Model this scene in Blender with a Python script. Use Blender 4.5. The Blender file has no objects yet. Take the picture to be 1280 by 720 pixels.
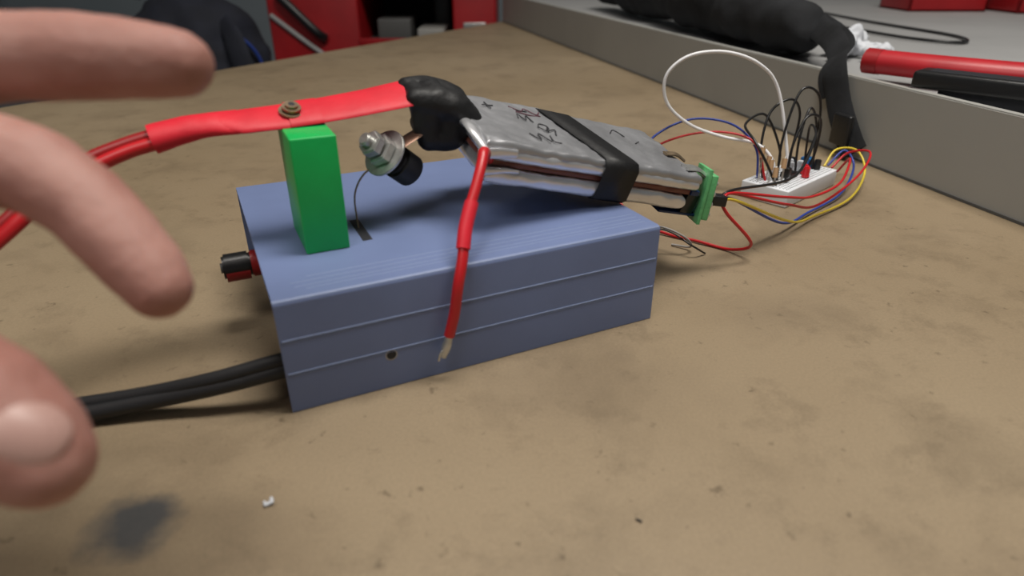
import bpy, bmesh, math, random
from mathutils import Vector as V, Matrix as M, noise
random.seed(3)
S=0.001
OFF=V((0,0,850))          # bench top height (mm)
scene=bpy.context.scene
col=scene.collection

# ------------------------------------------------------------------ materials
def mk(name,c,rough=.5,metal=0,var=0,vscale=40,bump=0,bscale=200,c2=None,sss=0,coat=0,spec=.5,emit=0):
    m=bpy.data.materials.new(name);m.use_nodes=True
    nt=m.node_tree;b=nt.nodes['Principled BSDF']
    b.inputs['Base Color'].default_value=(*c,1);b.inputs['Roughness'].default_value=rough
    b.inputs['Metallic'].default_value=metal
    b.inputs['Specular IOR Level'].default_value=spec
    b.inputs['Coat Weight'].default_value=coat
    if sss:
        b.inputs['Subsurface Weight'].default_value=sss
        b.inputs['Subsurface Radius'].default_value=(.006,.0025,.0015)
        b.inputs['Subsurface Scale'].default_value=1
    tc=nt.nodes.new('ShaderNodeTexCoord')
    if var or c2:
        n=nt.nodes.new('ShaderNodeTexNoise');n.inputs['Scale'].default_value=vscale;n.inputs['Detail'].default_value=5
        nt.links.new(tc.outputs['Object'],n.inputs['Vector'])
        r=nt.nodes.new('ShaderNodeValToRGB')
        a=c2 if c2 else tuple(x*(1-var) for x in c)
        r.color_ramp.elements[0].position=.35;r.color_ramp.elements[0].color=(*a,1)
        r.color_ramp.elements[1].position=.65;r.color_ramp.elements[1].color=(*c,1)
        nt.links.new(n.outputs['Fac'],r.inputs['Fac']);nt.links.new(r.outputs['Color'],b.inputs['Base Color'])
    if bump:
        n=nt.nodes.new('ShaderNodeTexNoise');n.inputs['Scale'].default_value=bscale;n.inputs['Detail'].default_value=4
        nt.links.new(tc.outputs['Object'],n.inputs['Vector'])
        bp=nt.nodes.new('ShaderNodeBump');bp.inputs['Strength'].default_value=bump;bp.inputs['Distance'].default_value=.001
        nt.links.new(n.outputs['Fac'],bp.inputs['Height']);nt.links.new(bp.outputs['Normal'],b.inputs['Normal'])
    return m

blue=mk('blue_enamel',(.155,.203,.372),.45,var=.10,vscale=25,bump=.08,bscale=1500)
blue_ridge=mk('blue_enamel_lit',(.25,.31,.48),.42)  # lighter enamel: bend highlight painted in, also used on ridges and creases
dark=mk('dark_panel',(.012,.013,.018),.6)
black=mk('black_plastic',(.012,.012,.013),.35,bump=.1)
rubber=mk('black_rubber',(.018,.018,.02),.55,bump=.2,bscale=300)
tape=mk('black_tape',(.010,.010,.011),.52,bump=.9,bscale=110,spec=.4)
red=mk('red_heatshrink',(.70,.020,.038),.5,var=.15,vscale=60,bump=.25,bscale=150,spec=.35)
redw=mk('red_wire',(.52,.012,.018),.38)
redw2=mk('dark_red_wire',(.30,.012,.014),.38)
green=mk('green_print',(.004,.44,.09),.42,var=.08,vscale=90,bump=.1,bscale=500)
pcbg=mk('green_pcb',(.14,.50,.20),.45,var=.25,vscale=300)
pcbb=mk('blue_pcb',(.01,.03,.12),.4)
steel=mk('steel',(.66,.66,.64),.38,.85,var=.25,vscale=200)
brass=mk('aged_brass',(.36,.27,.18),.4,.8,var=.3,vscale=300)
copper=mk('copper',(.36,.22,.16),.45,.8)
foil=mk('foil',(.80,.80,.83),.32,.75,var=.12,vscale=45,bump=1.0,bscale=70)
foiltop=mk('foil_label',(.46,.465,.49),.40,.65,var=.25,vscale=30,bump=1.2,bscale=50)
brown=mk('copper_layer',(.20,.065,.045),.5)
white=mk('white_plastic',(.74,.76,.80),.45)
whitew=mk('white_wire',(.80,.80,.82),.4)
bluew=mk('blue_wire',(.02,.05,.30),.4)
yellow=mk('yellow_wire',(.72,.55,.05),.4)
greyw=mk('grey_wire',(.35,.33,.32),.5)
ink=mk('black_ink',(.04,.04,.045),.6)
inkr=mk('red_ink',(.10,.035,.05),.6)
grey=mk('grey_paint',(.35,.345,.325),.55,var=.10,vscale=6,bump=.05)
greyl=mk('grey_shelf',(.34,.34,.34),.6,var=.1,vscale=8)
greyd=mk('grey_edge',(.09,.09,.088),.6)
redp=mk('red_paint',(.36,.010,.014),.4,var=.25,vscale=10)
redt=mk('red_tool_paint',(.50,.016,.025),.4,var=.2,vscale=30)
bagm=mk('black_fabric',(.020,.021,.024),.85,var=.5,vscale=25,bump=.9,bscale=60,spec=.3)
bagb=mk('navy_fabric',(.009,.011,.022),.85,var=.4,vscale=20,bump=.6,bscale=60)
tissue=mk('white_tissue',(.6,.62,.66),.7,bump=.5,bscale=60)
wallm=mk('wall_paint',(.30,.34,.37),.85,var=.05,vscale=3)
floorm=mk('floor_paint',(.16,.19,.21),.6,var=.2,vscale=3)
ceilm=mk('ceiling_paint',(.6,.59,.56),.9)
skin=mk('skin',(.42,.225,.188),.6,c2=(.335,.155,.125),vscale=45,bump=.25,bscale=420,sss=.2,spec=.4)
nailm=mk('nail',(.44,.265,.23),.45,coat=.0)

# ------------------------------------------------------------------ helpers
def add(name,bm,mat,smooth=True,angle=None):
    me=bpy.data.meshes.new(name);bm.normal_update();bm.to_mesh(me);bm.free()
    me.transform(M.Translation(OFF*S)@M.Scale(S,4))
    if smooth:
        for p in me.polygons:p.use_smooth=True
    o=bpy.data.objects.new(name,me);col.objects.link(o);me.materials.append(mat)
    if smooth and angle is not None:
        me.set_sharp_from_angle(angle=math.radians(angle))
    return o
def group(name,parts):
    mn=V((1e9,)*3);mx=V((-1e9,)*3)
    for p in parts:
        for v in p.data.vertices:
            for i in range(3):
                mn[i]=min(mn[i],v.co[i]);mx[i]=max(mx[i],v.co[i])
    c=V(((mn.x+mx.x)/2,(mn.y+mx.y)/2,mn.z))
    for p in parts:p.data.transform(M.Translation(-c))
    if len(parts)==1:
        parts[0].location=c;parts[0].name=name;return parts[0]
    e=bpy.data.objects.new(name,None);e.empty_display_size=.02;col.objects.link(e);e.location=c
    for p in parts:p.parent=e
    return e
def frame(o,ax):
    m=M.Identity(4)
    for i in range(3):
        for j in range(3): m[j][i]=ax[i][j]
        m[i][3]=o[i]
    return m
def rbox(name,p0,p1,mat,bev=1,fr=None,seg=3):
    bm=bmesh.new();bmesh.ops.create_cube(bm,size=1)
    c=(V(p0)+V(p1))/2;s=V([abs(b-a) for a,b in zip(p0,p1)])
    for v in bm.verts: v.co=V((v.co.x*s.x,v.co.y*s.y,v.co.z*s.z))+c
    if bev: bmesh.ops.bevel(bm,geom=bm.edges[:],offset=min(bev,min(s)*.49),segments=seg,affect='EDGES',profile=.5)
    if fr: bm.transform(fr)
    return add(name,bm,mat,True,35)
def catmull(P,n=8):
    P=[V(p) for p in P]
    if len(P)<3: return [P[0].lerp(P[1],i/n) for i in range(n+1)]
    Q=[P[0]*2-P[1]]+P+[P[-1]*2-P[-2]];out=[]
    for i in range(1,len(Q)-2):
        a,b,c,d=Q[i-1:i+3]
        for k in range(n):
            t=k/n
            out.append(.5*((2*b)+(c-a)*t+(2*a-5*b+4*c-d)*t*t+(3*b-a-3*c+d)*t**3))
    out.append(P[-1]);return out
def sweep(name,P,r,mat,up=None,n=8,seg=12,fr=None,flat=1):
    """tube; r number or list per control point of radius or (w,h)"""
    k=len(P)
    R=r if isinstance(r,list) else [r]*k
    R=[x if isinstance(x,tuple) else (x,x*flat) for x in R]
    if len(R)<k: R=R+[R[-1]]*(k-len(R))
    pts=catmull(P,n)
    if fr: pts=[fr@p for p in pts]
    N=len(pts);rad=[]
    for i in range(N):
        t=i/(N-1)*(k-1);j=min(int(t),k-2);f=t-j;f=f*f*(3-2*f)
        rad.append((R[j][0]*(1-f)+R[j+1][0]*f,R[j][1]*(1-f)+R[j+1][1]*f))
    bm=bmesh.new();rings=[];u=None
    for i in range(N):
        T=(pts[min(i+1,N-1)]-pts[max(i-1,0)]).normalized()
        if up is not None: n1=(V(up)-T*T.dot(V(up))).normalized()
        else:
            if u is None: u=V((0,0,1)) if abs(T.z)<.9 else V((1,0,0))
            n1=(u-T*T.dot(u)).normalized();u=n1
        s=T.cross(n1)
        w,h=rad[i]
        rings.append([bm.verts.new(pts[i]+s*(w*math.cos(a))+n1*(h*math.sin(a))) for a in [2*math.pi*q/seg for q in range(seg)]])
    for A,B in zip(rings,rings[1:]):
        for q in range(seg): bm.faces.new((A[q],A[(q+1)%seg],B[(q+1)%seg],B[q]))
    bm.faces.new(rings[0][::-1]);bm.faces.new(rings[-1])
    bmesh.ops.recalc_face_normals(bm,faces=bm.faces)
    return add(name,bm,mat,True,50)
def cyl(name,a,b,r,mat,r2=None,seg=32,bev=0,fr=None):
    a=V(a);b=V(b)
    if fr:a=fr@a;b=fr@b
    d=b-a;bm=bmesh.new()
    bmesh.ops.create_cone(bm,cap_ends=True,segments=seg,radius1=r,radius2=r if r2 is None else r2,depth=d.length)
    if bev:
        ed=[e for e in bm.edges if len(e.link_faces)==2 and any(len(f.verts)>4 for f in e.link_faces)]
        bmesh.ops.bevel(bm,geom=ed,offset=bev,segments=2,affect='EDGES')
    bm.transform(M.Translation((a+b)/2)@d.to_track_quat('Z','Y').to_matrix().to_4x4())
    return add(name,bm,mat,True,35)
def blob(name,chains,mat,vox=1.0,smooth=6,fr=None,nz=0,nsc=.05):
    """one continuous surface grown from tapered chains [(x,y,z,r),...]"""
    bm=bmesh.new()
    for ch in chains:
        for a,b in zip(ch,ch[1:]):
            A=V(a[:3]);B=V(b[:3]);L=(B-A).length;k=max(1,int(L/(min(a[3],b[3])*.22)))
            for i in range(k+1):
                t=i/k;r=a[3]*(1-t)+b[3]*t
                bmesh.ops.create_icosphere(bm,subdivisions=2,radius=r,matrix=M.Translation(A.lerp(B,t)))
    if fr: bm.transform(fr)
    me=bpy.data.meshes.new('tmp');bm.to_mesh(me);bm.free()
    o=bpy.data.objects.new('tmp',me);col.objects.link(o)
    m=o.modifiers.new('r','REMESH');m.mode='VOXEL';m.voxel_size=vox
    s=o.modifiers.new('s','SMOOTH');s.iterations=smooth;s.factor=.6
    dg=bpy.context.evaluated_depsgraph_get();ev=o.evaluated_get(dg)
    bm=bmesh.new();bm.from_mesh(ev.to_mesh());bpy.data.objects.remove(o)
    if nz:
        bm.normal_update()
        for v in bm.verts: v.co+=v.normal*nz*noise.fractal(v.co*nsc,1,2,3)
    return add(name,bm,mat)
def poly(name,pts,z0,z1,mat,bev=0):
    bm=bmesh.new();A=[bm.verts.new((x,y,z0)) for x,y in pts];B=[bm.verts.new((x,y,z1)) for x,y in pts]
    n=len(pts)
    bm.faces.new(A[::-1]);bm.faces.new(B)
    for i in range(n): bm.faces.new((A[i],A[(i+1)%n],B[(i+1)%n],B[i]))
    bmesh.ops.recalc_face_normals(bm,faces=bm.faces)
    if bev: bmesh.ops.bevel(bm,geom=bm.edges[:],offset=bev,segments=2,affect='EDGES')
    return add(name,bm,mat,False)

# ------------------------------------------------------------------ bench
wood=bpy.data.materials.new('bench_board');wood.use_nodes=True
nt=wood.node_tree;b=nt.nodes['Principled BSDF'];b.inputs['Roughness'].default_value=.5;b.inputs['Specular IOR Level'].default_value=.4
geo=nt.nodes.new('ShaderNodeNewGeometry')
def nz(scale,det=5,dist=0,rough=.55):
    n=nt.nodes.new('ShaderNodeTexNoise');n.inputs['Scale'].default_value=scale;n.inputs['Detail'].default_value=det
    n.inputs['Distortion'].default_value=dist;n.inputs['Roughness'].default_value=rough
    nt.links.new(geo.outputs['Position'],n.inputs['Vector']);return n.outputs['Fac']
def ramp(f,els):
    r=nt.nodes.new('ShaderNodeValToRGB');e=r.color_ramp.elements
    while len(e)<len(els): e.new(.5)
    for x,(p,c) in zip(e,els): x.position=p;x.color=(*c,1)
    nt.links.new(f,r.inputs['Fac']);return r.outputs['Color']
def mix(f,a,c,mode='MIX'):
    m=nt.nodes.new('ShaderNodeMix');m.data_type='RGBA';m.blend_type=mode
    for s,i in ((f,m.inputs[0]),(a,m.inputs[6]),(c,m.inputs[7])):
        if isinstance(s,(int,float)): i.default_value=s
        elif isinstance(s,tuple): i.default_value=(*s,1)
        else: nt.links.new(s,i)
    return m.outputs[2]
base=ramp(nz(4,3,.2),[(.3,(.256,.191,.117)),(.55,(.290,.220,.140)),(.75,(.320,.247,.160))])
smud=ramp(nz(14,7,.3,.65),[(.36,(.72,.71,.70)),(.5,(1,1,1))])
c=mix(.6,base,smud,'MULTIPLY')
smud2=ramp(nz(45,6,.2,.7),[(.34,(.7,.69,.68)),(.46,(1,1,1))])
c=mix(.5,c,smud2,'MULTIPLY')
fleck=ramp(nz(150,4,.1),[(.25,(.42,.40,.38)),(.34,(1,1,1))])
c=mix(.7,c,fleck,'MULTIPLY')
fine=ramp(nz(800,3),[(.3,(.82,.82,.82)),(.7,(1.0,1.0,1.0))])
c=mix(.85,c,fine,'MULTIPLY')
def stain(c,x,y,r,colr,amt,soft=.5,sx=1):
    s=nt.nodes.new('ShaderNodeVectorMath');s.operation='SUBTRACT';s.inputs[1].default_value=(x*S,y*S,OFF.z*S)
    nt.links.new(geo.outputs['Position'],s.inputs[0])
    sc=nt.nodes.new('ShaderNodeVectorMath');sc.operation='MULTIPLY';sc.inputs[1].default_value=(sx,1,1);nt.links.new(s.outputs[0],sc.inputs[0])
    l=nt.nodes.new('ShaderNodeVectorMath');l.operation='LENGTH';nt.links.new(sc.outputs[0],l.inputs[0])
    k=nt.nodes.new('ShaderNodeMath');k.operation='MULTIPLY_ADD';k.inputs[1].default_value=1.6*r*S
    nt.links.new(nz(60,3),k.inputs[0]);nt.links.new(l.outputs['Value'],k.inputs[2])
    mr=nt.nodes.new('ShaderNodeMapRange');mr.inputs[1].default_value=(.8+1+soft*.4)*r*S;mr.inputs[2].default_value=(.8+1-soft*.6)*r*S
    mr.inputs[3].default_value=0;mr.inputs[4].default_value=amt;nt.links.new(k.outputs[0],mr.inputs[0])
    return mix(mr.outputs[0],c,colr)
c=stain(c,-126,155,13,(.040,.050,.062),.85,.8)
c=stain(c,-90,140,22,(.12,.085,.055),.3,1.6)
c=stain(c,30,235,26,(.16,.12,.08),.35,1.6,.6)
c=stain(c,140,300,20,(.16,.12,.08),.3,1.6,.6)
nt.links.new(c,b.inputs['Base Color'])
bp=nt.nodes.new('ShaderNodeBump');bp.inputs['Strength'].default_value=.12;bp.inputs['Distance'].default_value=.001
nt.links.new(nz(300,4),bp.inputs['Height']);nt.links.new(bp.outputs[0],b.inputs['Normal'])

top=poly('bench_top',[(-1130,-115),(-1000,-500),(1500,-500),(1500,1916),(-26,1916)],-30,0,wood)
legs=[rbox('leg_%d'%i,(x-35,y-35,-850),(x+35,y+35,-30),greyd,3) for i,(x,y) in enumerate([(-900,-350),(1400,-400),(1400,1800),(60,1800)])]
group('workbench',[top]+legs)

# ------------------------------------------------------------------ raised grey shelf on bench
def WL(y,off=0): return (358-.2567*(y-420)+off,y)
lip=poly('front_panel',[WL(20),WL(20,9),WL(1916,9),WL(1916)],.2,70,grey,1)
deck=poly('deck',[WL(20,9),(1490,20),(1490,1900),WL(1900,9)],.2,60,greyl)
foot=poly('bottom_seam',[WL(22,-1.2),WL(22,1),WL(1914,1),WL(1914,-1.2)],.2,2.2,greyd)
group('raised_shelf',[lip,deck,foot])

# ------------------------------------------------------------------ blue box
ux=V((.902,.432,0)).normalized();uy=V((-ux.y,ux.x,0))
BL=V((-91,214,0));BF=frame(BL,(ux,uy,V((0,0,1))))
L,W,Hh=181,152,52
bm=bmesh.new()
def arc(cx,cy,r,a0,a1,n=5): return [(cx+r*math.cos(math.radians(a0+(a1-a0)*i/n)),cy+r*math.sin(math.radians(a0+(a1-a0)*i/n))) for i in range(n+1)]
R=2.2;T=1.3
outer=[(0,.3)]+arc(R,Hh-R,R,180,90)+arc(W-R,Hh-R,R,90,0)+[(W,.3)]
inner=[(T,.3)]+arc(R,Hh-R,R-T,180,90)+arc(W-R,Hh-R,R-T,90,0)+[(W-T,.3)]
def ring(x): return [bm.verts.new((x,y,z)) for y,z in outer],[bm.verts.new((x,y,z)) for y,z in inner]
o0,i0=ring(0);o1,i1=ring(L)
n=len(o0)
for q in range(n-1):
    bm.faces.new((o0[q],o0[q+1],o1[q+1],o1[q]));bm.faces.new((i0[q],i0[q+1],i1[q+1],i1[q]))
    bm.faces.new((o0[q],o0[q+1],i0[q+1],i0[q]));bm.faces.new((o1[q],o1[q+1],i1[q+1],i1[q]))
bm.faces.new((o0[0],i0[0],i1[0],o1[0]));bm.faces.new((o0[-1],i0[-1],i1[-1],o1[-1]))
bmesh.ops.recalc_face_normals(bm,faces=bm.faces);bm.transform(BF)
cover=add('cover',bm,blue,True,30)
parts=[cover]
parts.append(rbox('chassis',(4,1.5,.6),(L-2,W-1.5,Hh-1.6),dark,.5,BF))
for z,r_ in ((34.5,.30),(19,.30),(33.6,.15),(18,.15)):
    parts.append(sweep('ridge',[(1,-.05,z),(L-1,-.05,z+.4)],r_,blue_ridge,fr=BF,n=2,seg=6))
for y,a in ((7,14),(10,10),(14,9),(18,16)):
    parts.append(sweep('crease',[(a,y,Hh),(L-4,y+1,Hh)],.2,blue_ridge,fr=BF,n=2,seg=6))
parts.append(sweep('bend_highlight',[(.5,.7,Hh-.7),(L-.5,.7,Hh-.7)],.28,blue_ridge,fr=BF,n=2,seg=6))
parts.append(cyl('hole',(43.5,-.15,16.5),(43.5,2,16.5),2.1,dark,fr=BF))
parts.append(cyl('hole_rim',(43.5,-.08,16.5),(43.5,1,16.5),2.7,greyw,fr=BF))
parts.append(rbox('slot',(46.0,44,Hh-.5),(50.6,72,Hh+.12),dark,.1,BF))
parts.append(cyl('post_collar',(4,85,33),(-2,85,33),6.6,redw2,fr=BF,bev=.6))
parts.append(cyl('post_knob',(-2,85,33),(-15,85,33),6.6,black,fr=BF,bev=1,seg=18))
parts.append(cyl('post_stripe',(-3,85,33),(-14,85,33),5.4,redw2,fr=BF@M.Translation((0,-1.2,-1.6)),seg=18))
parts.append(cyl('post_stub',(-15,85,33),(-16,85,33),2.5,greyd,fr=BF))
group('blue_metal_enclosure',parts)

cb=[sweep('core_1',[(-80,228,17),(-97,221,16),(-120,216,12),(-150,212,7),(-185,204,4),(-235,188,3.4),(-330,170,3.4)],3.4,rubber),
    sweep('core_2',[(-80,230,20),(-97,222.5,20),(-122,217,15),(-152,214.5,9),(-186,209,6),(-240,194,4),(-330,177,3.6)],3.2,rubber)]
group('black_power_cable',cb)

# ------------------------------------------------------------------ green block
group('green_plastic_block',[rbox('block',(20,39,Hh+.1),(39,75,103),green,.7,BF)])

# ------------------------------------------------------------------ red cable with flat shrink strap
pr=[];U=(.1,-.36,.93)
pr.append(sweep('flat_sleeve',[(-4,68,105.5),(8,67,106),(28,67,106.8),(55,67,109),(81,67,112)],[(6,3.2),(8.6,2.2),(9.2,1.7),(9.8,1.7),(10.6,1.7)],red,up=U,fr=BF,seg=20))
pr.append(sweep('sleeve_overlap',[(24,67,106.9),(38,67,107.6)],[(9.6,2.1),(9.7,2.1)],red,up=U,fr=BF,seg=20,n=6))
pr.append(sweep('round_sleeve',[(-30,70,101.5),(-18,70,104),(-8,69,105.4),(4,68,105.8)],[(7,5.6),(7,4.8),(7,3.8),(8.4,2.6)],red,up=U,fr=BF,seg=20))
pr.append(sweep('conductor_1',[(-26,73,103),(-40,72.5,100),(-56,71,95),(-74,62,86),(-92,52,75),(-125,35,60),(-190,20,50)],2.9,redw2,fr=BF))
pr.append(sweep('conductor_2',[(-26,67,101),(-40,67,98),(-55,66,92.5),(-73,57,84),(-91,46,73),(-125,29,57),(-190,12,46)],2.9,redw,fr=BF))
BU=V(U).normalized();sc_=V((26,66,108.7))
pr.append(cyl('screw_washer',sc_-BU*.6,sc_+BU*.4,5.4,brass,fr=BF,bev=.3))
pr.append(cyl('screw_head',sc_,sc_+BU*3.4,4.0,brass,fr=BF,bev=1.2))
pr.append(cyl('screw_recess',sc_+BU*2.9,sc_+BU*3.45,1.5,dark,fr=BF,seg=6))
group('red_battery_cable',pr)

# ------------------------------------------------------------------ battery pack
e1=V((1,.01,-.275)).normalized();e2=V((.01,1,.2));e2=(e2-e1*e2.dot(e1)).normalized();e3=e1.cross(e2)
NL=V((102,28.5,94.5))
PF=BF@frame(NL,(e1,e2,e3));EU=tuple(BF.to_3x3()@e3)
PLn,PW=134,63
def pouch(name,z0,z1,mat,x0,x1,y0=0,y1=PW,amp=.6,seed=0,er=2.6):
    bm=bmesh.new();nx,ny=90,48
    def sh(u,v,s):
        x=x0+(x1-x0)*u;y=y0+(y1-y0)*v
        e=min(u*(x1-x0),(1-u)*(x1-x0),v*(y1-y0),(1-v)*(y1-y0));k=min(1,e/er);k=math.sqrt(max(0,1-(1-k)**2))
        m=(z0+z1)/2;h=(z1-z0)/2
        w=noise.fractal(V((x*.045+seed,y*.06,s*9)),1,2,4)*amp
        cr=abs(noise.noise(V((x*.09+seed*3,y*.12,2))))*amp*1.4
        edge=noise.noise(V((x*.15,y*.15,seed)))*.9*(1-k)
        return V((x+edge,y+edge,m+s*h*k+(w-cr*s)*k))
    g={}
    for s in (1,-1):
        for i in range(nx+1):
            for j in range(ny+1):
                u=.5-.5*math.cos(math.pi*i/nx);v=.5-.5*math.cos(math.pi*j/ny)
                g[s,i,j]=bm.verts.new(sh(u,v,s))
    for s in (1,-1):
        for i in range(nx):
            for j in range(ny):
                bm.faces.new((g[s,i,j],g[s,i+1,j],g[s,i+1,j+1],g[s,i,j+1]))
    bmesh.ops.remove_doubles(bm,verts=bm.verts,dist=.02)
    bmesh.ops.recalc_face_normals(bm,faces=bm.faces)
    bm.transform(PF);return add(name,bm,mat)
pk=[pouch('upper_cell',-5.0,2,foiltop,0,PLn,amp=.8,seed=1,er=2.2),
    pouch('upper_cell_skirt',-7.4,-1.0,foil,1,PLn-1,-.8,PW+.3,.35,5),
    pouch('copper_core',-10.6,-7.4,brown,3,PLn-1,1.6,PW-2,.3,9,1),
    pouch('lower_cell',-19.4,-10.6,foil,4,PLn-5,-.9,PW,.6,3,3)]
pk.append(sweep('end_fold',[(0,-1,-3),(-2,14,.8),(-1,26,-.5),(-2,42,1),(0,60,-1)],[(2.2,2.2),(3.6,1.5),(3,2.2),(3.6,1.8),(2.4,1.6)],foil,up=EU,fr=PF))
pk.append(sweep('corner_fold',[(16,-1.2,-2),(6,-1.6,-3),(-3,-1,-5)],[(.8,2.0),(.9,2.6),(.7,2.4)],foil,up=EU,fr=PF))
pk.append(sweep('corner_fold_2',[(20,-1.0,-10.6),(12,-1.2,-11),(3,-.8,-13)],[(.6,.9),(.8,1.4),(.7,2.0)],foil,up=EU,fr=PF))
bm=bmesh.new();tw=21
def sx(y): return 77-(y/PW)*13
loop=[(-1.6,-1),(-1.6,-17.5),(0.5,-20.0),(PW/2,-20.4),(PW-.5,-20),(PW+1,-18),(PW+1,-3),(PW-1,2.0),(PW-4,2.8),(PW*.75,2.8),(PW/2,2.8),(PW*.25,2.8),(4,2.8),(.6,2.4)]
A=[bm.verts.new((sx(y)-tw/2,y,z)) for y,z in loop];B=[bm.verts.new((sx(y)+tw/2,y,z)) for y,z in loop]
for i in range(len(loop)): bm.faces.new((A[i],A[(i+1)%len(loop)],B[(i+1)%len(loop)],B[i]))
bmesh.ops.recalc_face_normals(bm,faces=bm.faces);bm.transform(PF)
o=add('tape_strap',bm,tape,True,30);mm=o.modifiers.new('s','SOLIDIFY');mm.thickness=.0004
pk.append(o)
def stroke(pts,mat=ink,r=.32):
    return sweep('marking',[(x,y,2.2) for x,y in pts],[(r,.3)]*len(pts),mat,up=EU,fr=PF,n=5,seg=6)
for p_ in ([(16,48),(23,50)],[(19,53),(20,45)],
           [(33,38),(35,44),(37,37),(40,44),(41,36)],[(41,30),(45,26),(48,33),(44,35),(41,30)],
           [(30,18),(34,12),(36,20),(40,12)],[(43,20),(42,13),(46,12)],[(48,33),(45,27),(51,30),(48,22)],
           [(37,50),(44,51)],[(96,44),(102,50),(105,42)],[(108,34),(113,38)]):
    pk.append(stroke(p_))
for p_ in ([(34,54),(40,50),(44,55),(49,49),(53,54)],[(36,48),(44,46),(51,48)]):
    pk.append(stroke(p_,inkr,.4))
pk.append(rbox('blue_board',(PLn-18,2,-23),(PLn+11,32,-21.6),pcbb,.2,PF))
pk.append(rbox('black_chip',(PLn-3,2,-21.6),(PLn+6,24,-10),black,.5,PF))
pk.append(rbox('blue_component',(PLn-3,.5,-10),(PLn+3,6,-7),pcbb,.5,PF))
pk.append(sweep('solder_tab',[(PLn-8,9,2.4),(PLn,9,2.8),(PLn+5,8,1.5),(PLn+9,6,0)],[(4,.8),(4,1.2),(3,1.2),(2.4,1.6)],steel,up=EU,fr=PF))
pk.append(sweep('solder_tab_2',[(PLn-10,26,2.4),(PLn-2,26,3.0),(PLn+4,24,1)],[(2.4,.8),(2.4,1.0),(2,.8)],brass,up=EU,fr=PF))
GB=BF@M.Translation(frame(NL,(e1,e2,e3))@V((PLn+8.5,0,-24)))@M.Rotation(.16,4,'Y')@M.Rotation(-.35,4,'Z')
pk.append(rbox('green_board',(0,-4,-1.5),(2,14,30),pcbg,.3,GB))
pk.append(rbox('green_terminal',(2,-3,1),(6.5,9,27),pcbg,.8,GB))
for i in range(4):
    pk.append(cyl('solder_%d'%i,(6.2,-.5,4+i*6),(7.6,-.5,4+i*6),1.4,steel,fr=GB,seg=10))
pk.append(rbox('pin_header',(6,1,9),(17,9,15),black,.6,GB))
group('foil_battery_pack',pk)
HP=GB@V((16.5,5,12))       # end of pin header, wires start here

# taped terminal joint
tj=[blob('tape_wrap',[[(81,61,110,5),(90,60,108,8),(99,60,104,8.5),(106,60,97,7.5)],[(81,74,113,5),(90,76,110,8),(99,78,107,8.5),(106,80,104,7.5)],
      [(90,60,108,8),(90,76,110,8)],[(99,60,104,8.5),(99,78,107,8.5)],[(106,60,97,7.5),(106,80,104,7.5)],[(82,62,110,5),(82,74,112,5)],
      [(88,62,104,8),(87,62,92,7.5)],[(98,62,98,9),(97,62,92,8.5)],[(87,62,92,7.5),(97,62,92,8.5)],[(88,66,98,9),(99,68,96,9.5)],[(84,62,108,6),(84,62,94,5.5)]],tape,.9,12,BF,.7,.08)]
group('taped_cable_joint',tj)

# bolt, nut, washer, rubber foot
ax=V((.70,.33,-.63)).normalized();c0=V((60.5,58,90))
def A_(t): return c0+ax*t
bo=[cyl('threaded_stud',A_(-10),A_(24),2.9,steel,fr=BF,bev=.5),
    cyl('nut_outer',A_(-6.5),A_(-1.8),6.2,steel,seg=6,fr=BF,bev=.6),
    cyl('nut_inner',A_(-1),A_(4),7.6,steel,seg=6,fr=BF,bev=.6),
    cyl('washer',A_(4),A_(5.4),11.5,steel,fr=BF,bev=.3),
    cyl('copper_lug',A_(5.4),A_(6.6),10.2,copper,fr=BF,bev=.3),
    cyl('rubber_spacer',A_(12),A_(25),8,rubber,fr=BF,bev=1.5),
    sweep('lug_tail',[tuple(A_(6.2)),(74,61,91),(84,63,95)],[(7,1),(5.5,1),(5,1.2)],copper,up=(0,0,1),fr=BF)]
for i in range(5): bo.append(cyl('thread_%d'%i,A_(-9.3+i*.7),A_(-9.0+i*.7),3.15,steel,fr=BF))
group('bolt_and_nut',bo)
group('thin_copper_wire',[sweep('strand',[(48,60,50),(48,62,56),(48.5,63,68),(53,62,77),(60,60,82),(67,60,84)],.45,copper,fr=BF,n=8,seg=8)])

# short red lead hanging from the pack
group('red_wire_lead',[
  sweep('insulation',[(105,33,86),(99.5,25.5,92),(96,20,89),(90,13,81),(82,5,69.5),(76.5,-3,56),(73,-6,46),(71,-5.5,33),(68.5,-4.5,22)],2.4,redw,fr=BF),
  sweep('shrink_joint',[(86.3,9,76),(81,3.5,67.5),(77.8,-1,60)],3.1,red,fr=BF),
  sweep('tinned_tip',[(68.8,-4.5,23),(67,-4.5,17),(65,-4.5,12)],[1.6,2.1,1.6],steel,fr=BF),
  sweep('stray_strand',[(67,-4.5,17),(64,-5,14.5),(63,-4.5,10.5)],.5,steel,fr=BF)])

# ------------------------------------------------------------------ breadboard
bN=V((204,455,0));bx=V((.74,.67,0)).normalized();by=V((-bx.y,bx.x,0));GF=frame(bN,(bx,by,V((0,0,1))))
bb=[rbox('body',(0,0,.2),(82,38,13),white,.8,GF),rbox('centre_groove',(2,18,12.6),(80,20,13.12),greyw,.1,GF)]
bm=bmesh.new()
for i in range(30):
    for j in list(range(5))+list(range(7,12)):
        x=4+i*2.54;y=3.5+j*2.7
        bmesh.ops.create_cube(bm,size=1,matrix=GF@M.Translation((x,y,13.05))@M.Diagonal((1,1,.15,1)))
bb.append(add('sockets',bm,greyd,False))
def led(x,y,m,h=6): return [cyl('led_body',(x,y,13),(x,y,13+h),2.6,m,fr=GF,bev=.8),cyl('led_rim',(x,y,14),(x,y,15),3,m,fr=GF)]
redl=mk('red_led',(.7,.02,.03),.2);bluel=mk('blue_part',(.02,.16,.42),.35)
bb+=led(42,8,redl,9)+led(50,13,redl,8)
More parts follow.
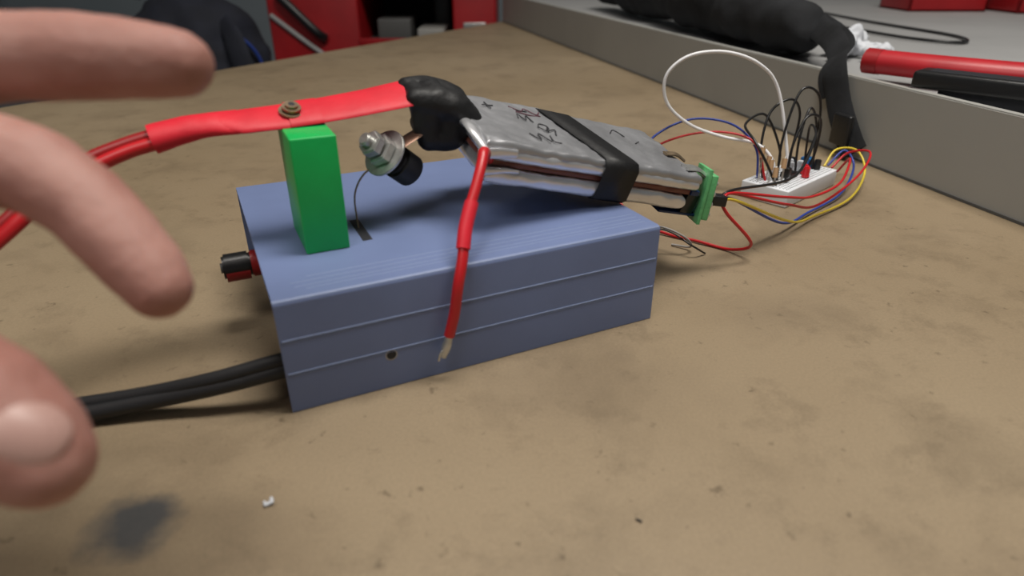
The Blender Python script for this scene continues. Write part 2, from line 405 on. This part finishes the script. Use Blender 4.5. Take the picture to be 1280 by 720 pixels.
bb.append(rbox('trimmer',(64,16,13),(72,24,22),bluel,.5,GF))
bb.append(rbox('chip',(28,13,13.5),(40,22,17.5),black,.5,GF))
bb.append(rbox('transistor',(16,10,17),(21,14,25),black,1,GF))
tan=mk('resistor_body',(.45,.28,.15),.5)
for x,y,z in ((6,20,24),(10,12,26),(5,28,32),(14,26,24),(3,14,20)):
    bb.append(sweep('resistor',[(x,y,z),(x+2,y+1,z+7)],[1.9,1.9],tan,fr=GF,n=4))
    bb.append(sweep('resistor_lead',[(x,y,13),(x,y,z),(x+2,y+1,z+7),(x+4,y+1,z+6),(x+4,y+1,13)],.35,steel,fr=GF,n=4,seg=6))
for x,y in ((48,24),(55,28),(62,30),(70,12),(57,20)):
    bb.append(cyl('capacitor',(x,y,13),(x,y,21),2.6,white if x<60 else black,fr=GF,bev=.4))
group('breadboard',bb)
JW=[]
def jw(n,pts,m,r=.75): JW.append(sweep(n,pts,r,m,seg=8))
jw('white_loop',[(212,478,13),(211,490,37),(200,500,79),(182,500,97),(156,500,105),(130,500,102),(115,500,88),(118,500,68),(137,500,52),(163,498,43),(188,492,39),(200,485,28),(202,482,13)],whitew,1.3)
jw('black_loop_1',[(196,488,13),(192,492,38),(198,500,62),(214,505,70),(224,508,58),(222,505,30),(220,500,13)],black,1.0)
jw('black_loop_2',[(205,482,13),(206,488,45),(216,496,78),(232,500,74),(238,503,48),(230,500,13)],black,1.0)
jw('black_loop_3',[(226,500,13),(224,500,40),(232,510,62),(242,515,48),(245,512,13)],black,1.0)
jw('black_loop_4',[(200,470,13),(190,470,30),(182,478,44),(180,500,52),(200,515,56),(215,512,30),(214,505,13)],black,1.0)
jw('black_loop_5',[(210,478,13),(212,482,40),(222,490,60),(236,497,56),(240,503,30),(236,503,13)],black,1.0)
jw('blue_back',[(60,470,12),(95,490,26),(112,500,44),(140,505,55),(170,500,52),(188,492,36),(192,488,13)],bluew,.9)
jw('red_back',[(70,480,6),(105,500,30),(135,505,42),(165,500,46),(186,488,40),(196,482,13)],redw,.9)
def hp(dx,dy,dz): return tuple(HP+V((dx,dy,dz)))
jw('red_out_1',[hp(-1,-1,1),hp(8,7,2),(174,390,32),(206,420,22),(238,450,22),(262,490,28),(262,505,13)],redw,.9)
jw('red_out_2',[hp(-1,1,1),hp(8,9,1),(180,398,24),(215,430,12),(260,470,20),(282,500,30),(275,520,24),(262,515,13)],redw,.9)
jw('yellow_out',[hp(-1,0,-1),hp(10,8,-3),(186,404,10),(215,432,3),(258,468,4),(290,515,10),(290,535,22),(270,530,24),(258,520,13)],yellow,.9)
jw('blue_out',[hp(-1,2,-1),hp(9,10,-3),(182,406,8),(215,440,3),(255,478,4),(280,515,14),(276,528,24),(262,522,13)],bluew,.9)
jw('black_out',[hp(-1,3,1),hp(9,10,3),(190,420,36),(222,470,50),(230,500,50),(234,503,13)],black,.9)
jw('red_loop_low',[hp(-1,-1,-2),hp(4,0,-9),(146,362,12),(139,376,2),(122,390,1.6),(105,402,1.6),(85,420,5),(70,445,20)],redw,1.0)
jw('grey_tail',[(74,380,14),(92,375,18),(108,372,12),(114,378,3),(104,386,1)],greyw,.7)
jw('black_tail',[(74,385,10),(96,380,14),(112,368,8),(122,372,1)],black,.6)
group('jumper_wires',JW)

# ------------------------------------------------------------------ things on the shelf
bag=blob('bag_body',[[(318,775,98,28),(302,900,104,36),(275,1080,106,38),(240,1300,106,40),(205,1500,104,38)],[(360,900,92,26),(340,1100,94,30)],[(322,760,88,20),(345,830,86,20)],
      [(310,820,112,24),(290,1050,118,32),(250,1300,120,32)]],bagm,5,10,None,10,.009)
UP=(-.85,-.25,.5)
sp=[bag,
 sweep('shoulder_strap',[(332,800,108),(328,740,98),(322,690,92),(314,655,84),(303,634,77),(299,620,68),(302,604,42),(307,584,18),(309,574,9)],[(12,1.5)]*9,bagm,up=UP),
 sweep('strap_fold',[(345,840,104),(340,760,98),(332,700,92),(322,662,86),(306,642,79),(298,630,68),(299,618,52)],[(12,1.5)]*7,bagm,up=UP),
 sweep('handle',[(250,960,135),(240,900,160),(250,1100,165),(240,1220,145)],[(12,3)]*4,bagm,up=(-1,0,.2)),
 rbox('buckle',(-3,-11,-14),(3,11,14),black,2,M.Translation((301,590,26))@M.Rotation(.25,4,'Z'))]
group('black_shoulder_bag',sp)
group('crumpled_tissue',[blob('wad',[[(366,765,72,9),(388,795,76,12),(415,825,76,12)],[(384,815,74,10),(415,780,72,8)],[(372,800,78,10),(402,805,88,10)],[(400,760,71,7),(425,775,72,8)]],tissue,2.5,2,None,6,.06)])
rt=[sweep('bar',[(341,646,78),(384,598,78),(436,550,78),(560,440,78)],[(13,11)]*4,redt,up=(0,0,1)),
    sweep('end_cap',[(339,648,78),(348,638,78)],[(13.8,11.6)]*2,redp,up=(0,0,1),n=3)]
group('red_hand_tool',rt)
CF=M.Translation((338,560,0))@M.Rotation(-.83,4,'Z')
group('black_case',[rbox('case',(0,-12,70.3),(190,16,84),black,3,CF),rbox('case_base',(20,-6,60.3),(180,14,71),dark,1,CF),
   rbox('case_label',(10,-8,83.6),(180,12,84.4),dark,.2,CF)])
group('coiled_black_lead',[sweep('lead',[(520,1450,62.5),(600,1500,64),(620,1200,63),(640,1000,62.5),(600,915,63),(550,960,64),(520,1150,63),(440,1250,64)],2.2,black)])
for i,(x,y) in enumerate(((820,1450),(1010,1400))):
    fr=M.Translation((x,y,60.3))
    group('red_parts_bin',[rbox('bin_base',(0,0,0),(160,120,6),redp,2,fr),rbox('bin_front',(0,0,0),(160,6,50),redp,2,fr),rbox('bin_back',(0,114,0),(160,120,90),redp,2,fr),
       rbox('bin_side_a',(0,0,0),(6,120,75),redp,2,fr),rbox('bin_side_b',(154,0,0),(160,120,75),redp,2,fr)])

group('white_crumb',[blob('crumb',[[(-85,163,.8,.8),(-83,164,1.2,.7),(-84,166,.8,.7)],[(-85,163,1,.6),(-86,164.5,.8,.5)]],tissue,.25,1)])
group('dark_crumb',[blob('crumb',[[(42,157,.5,.4),(43.4,156,.5,.4)]],dark,.2,1)])

# ------------------------------------------------------------------ background furniture
ch=[rbox('left_body',(-700,2000,-840),(-440,2450,120),redp,8),rbox('right_body',(-170,2000,-840),(-45,2450,120),redp,8),
    rbox('lower_body',(-445,2000,-840),(-165,2450,-70),redp,8),rbox('top_panel',(-445,2000,95),(-165,2450,120),redp,4),
    rbox('back_panel',(-445,2430,-75),(-165,2448,100),dark,1),
    rbox('shelf_rail',(-445,1994,-78),(-165,2006,-52),redp,3),
    rbox('shelf_liner',(-440,2006,-70),(-170,2430,-66),greyd,1),
    rbox('grey_tin',(-400,2060,-66),(-300,2180,-5),greyd,6),rbox('grey_tray',(-280,2040,-66),(-200,2200,-30),grey,6),
    rbox('dark_jar',(-250,2210,-66),(-190,2280,60),black,10),
    rbox('plinth',(-690,2010,-850),(-55,2440,-838),black,2),
    sweep('door_handle',[(-660,1992,60),(-640,1975,50),(-560,1972,-30),(-540,1992,-50)],12,black),
    sweep('grey_trim',[(-690,1996,10),(-600,1994,-60),(-520,1996,-120)],7,greyl),
    rbox('right_slot',(-140,1996,-30),(-75,2004,-10),steel,2)]
for i,(z0,z1) in enumerate(((-290,-160),(-440,-300),(-620,-450),(-820,-630))):
    ch.append(rbox('drawer_%d'%i,(-680,1988,z0),(-65,2002,z1),redp,4))
    ch.append(rbox('drawer_pull_%d'%i,(-640,1978,z1-22),(-105,1990,z1-8),black if i%2 else steel,3))
group('red_tool_chest',ch)
bp_=[blob('pack_body',[[(-790,1500,-330,150),(-770,1510,-120,150),(-740,1520,-20,120)],[(-650,1480,-330,130),(-650,1490,-60,120)],[(-700,1500,-20,120),(-640,1500,0,90)]],bagb,16,6,None,25,.008),
    sweep('shoulder_strap',[(-600,1440,40),(-560,1390,0),(-540,1380,-120),(-560,1400,-260)],[(22,6)]*4,bagb,up=(0,-1,0)),
    sweep('blue_piping',[(-580,1420,30),(-540,1440,-20),(-530,1450,-100),(-535,1450,-250)],4,mk('blue_trim',(.015,.04,.22),.5)),
    sweep('grab_handle',[(-790,1480,85),(-770,1470,130),(-710,1470,130),(-690,1480,85)],[(12,5)]*4,bagb,up=(0,-1,0))]
group('dark_backpack',bp_)
st=[cyl('seat',(-700,1500,-500),(-700,1500,-465),200,black,bev=8),cyl('column',(-700,1500,-820),(-700,1500,-500),30,steel),cyl('base',(-700,1500,-850),(-700,1500,-820),170,black,bev=8)]
group('round_stool',st)

# ------------------------------------------------------------------ hand (left hand, palm down, reaching in from the left)
hand=[]
chains=[
 # middle finger, nearly straight
 [(-192,160,134,12.5),(-160,164,142.5,11.8),(-138,166,146.5,11.8),(-122,166.5,147.2,11.0),(-106,166.5,147.2,11.0),(-92,166.5,146.5,9.9),(-82,166.5,145.6,8.6)],
 # index finger, curled down
 [(-182,140,130,12),(-150,145,130,11.4),(-126,147,129,11.2),(-112,147,124.5,11.0),(-101,144.5,117.5,10.0),(-92.5,140.5,109.5,9.8),(-85.5,137,102.5,8.9),(-83.5,135.5,100,8.2)],
 # ring finger, folded under
 [(-200,178,134,11),(-176,182,134,9.8),(-162,183,122,9),(-168,180,106,8.4),(-180,176,98,7.6),(-186,174,98,7)],
 # little finger, folded under
 [(-210,192,126,9.8),(-192,198,122,8.6),(-184,197,110,7.8),(-188,192,98,7),(-198,188,93,6.4)],
 # thumb
 [(-240,142,118,15),(-200,126,118,15),(-160,112,113,14),(-128,104,106,13.8),(-112,101,99.5,13.0),(-101,98.5,93,13.0),(-94,96.5,87,11.8),(-90.5,95,83.5,10.0)],
 # palm
 [(-262,150,122,20),(-192,160,133,13)],[(-262,146,120,19),(-182,140,127,13)],[(-262,158,122,19),(-200,178,130,13)],[(-262,164,120,18),(-210,192,123,12)],
 [(-250,160,112,16),(-215,182,116,12)],[(-250,148,112,18),(-200,148,118,13)],[(-230,140,116,15),(-185,138,122,10)],
 [(-192,160,133,12),(-182,140,127,12)],[(-192,160,133,12),(-200,178,130,12)],[(-200,178,130,12),(-210,192,123,11)],
 # wrist and forearm
 [(-262,154,121,22),(-290,145,118,23),(-325,128,116,27),(-400,80,110,36),(-500,10,100,42)],[(-262,162,120,18),(-290,152,117,20),(-330,136,115,24)],
]
hand.append(blob('hand_surface',chains,skin,1.15,10,None,.22,.12))
def nail(c,nrm,tip,w,l,h=.6):
    c=V(c);n=V(nrm).normalized();t=V(tip);t=(t-n*t.dot(n)).normalized();s=t.cross(n)
    bm=bmesh.new();bmesh.ops.create_uvsphere(bm,u_segments=24,v_segments=16,radius=1)
    for v in bm.verts:
        x,y,z=v.co
        x=math.copysign(abs(x)**.8,x);y=math.copysign(abs(y)**.8,y)
        v.co=V((x*w,y*l,z*h-(x*x)*w*.36-(y*y)*1.1))
    bm.transform(frame(c,(s,t,n)))
    return add('nail',bm,nailm)
nn=V((.60,-.48,.60)).normalized()
hand.append(nail(V((-93.5,96.5,87))+nn*11.2,nn,(.65,.1,-.6),5.8,6.6))
nn=V((.2,.9,.4)).normalized()
hand.append(nail(V((-88,166.5,146.3))+nn*8.4,nn,(1,0,-.1),4.8,5.6))
nn=V((.55,.83,.1)).normalized()
hand.append(nail(V((-88.5,138.5,105.5))+nn*8.2,nn,(.5,-.3,-.8),4.2,5.4))
group('left_hand',hand)

# ------------------------------------------------------------------ room
def wall(n,a,b,m): return group(n,[rbox(n,a,b,m,0)])
wall('floor',(-2600,-2000,-900),(2400,3700,-850),floorm)
wall('wall_back',(-2600,3600,-850),(2400,3700,1750),wallm)
wall('wall_left',(-2700,-2000,-850),(-2600,3700,1750),wallm)
wall('wall_right',(2300,-2000,-850),(2400,3600,1750),wallm)
wall('wall_front',(-2600,-2100,-850),(2400,-2000,1750),wallm)
wall('ceiling',(-2600,-2000,1750),(2400,3700,1800),ceilm)
def lamp(name,x,y,sx,sy,e,colr=(1,.96,.90)):
    l=bpy.data.lights.new(name,'AREA');l.shape='RECTANGLE';l.size=sx;l.size_y=sy;l.energy=e;l.color=colr
    o=bpy.data.objects.new(name,l);o.location=(x,y,2.53);col.objects.link(o)
lamp('fill_light',.35,.35,.9,.4,31,(1,.955,.885))
lamp('fill_light',-.7,-.7,1.2,.5,16,(1,.97,.92))  # unseen fill lamp, added behind the camera
lamp('fill_light',.2,2.6,1.2,.5,2)  # weak fill added over the far end of the room
w=bpy.data.worlds.new('w');w.use_nodes=True;w.node_tree.nodes['Background'].inputs[0].default_value=(.5,.52,.55,1);w.node_tree.nodes['Background'].inputs[1].default_value=.3
scene.world=w

# ------------------------------------------------------------------ camera
cd=bpy.data.cameras.new('camera');cam=bpy.data.objects.new('camera',cd);col.objects.link(cam)
cam.location=(0,0,(170+850)*S);cam.rotation_euler=(math.pi/2-math.atan(420/807.),0,0)
cd.sensor_width=36;cd.lens=807/1280*36;cd.clip_start=.01;cd.clip_end=50
cd.dof.use_dof=True;cd.dof.focus_distance=.40;cd.dof.aperture_fstop=7.5
scene.camera=cam
scene.view_settings.view_transform='Standard'
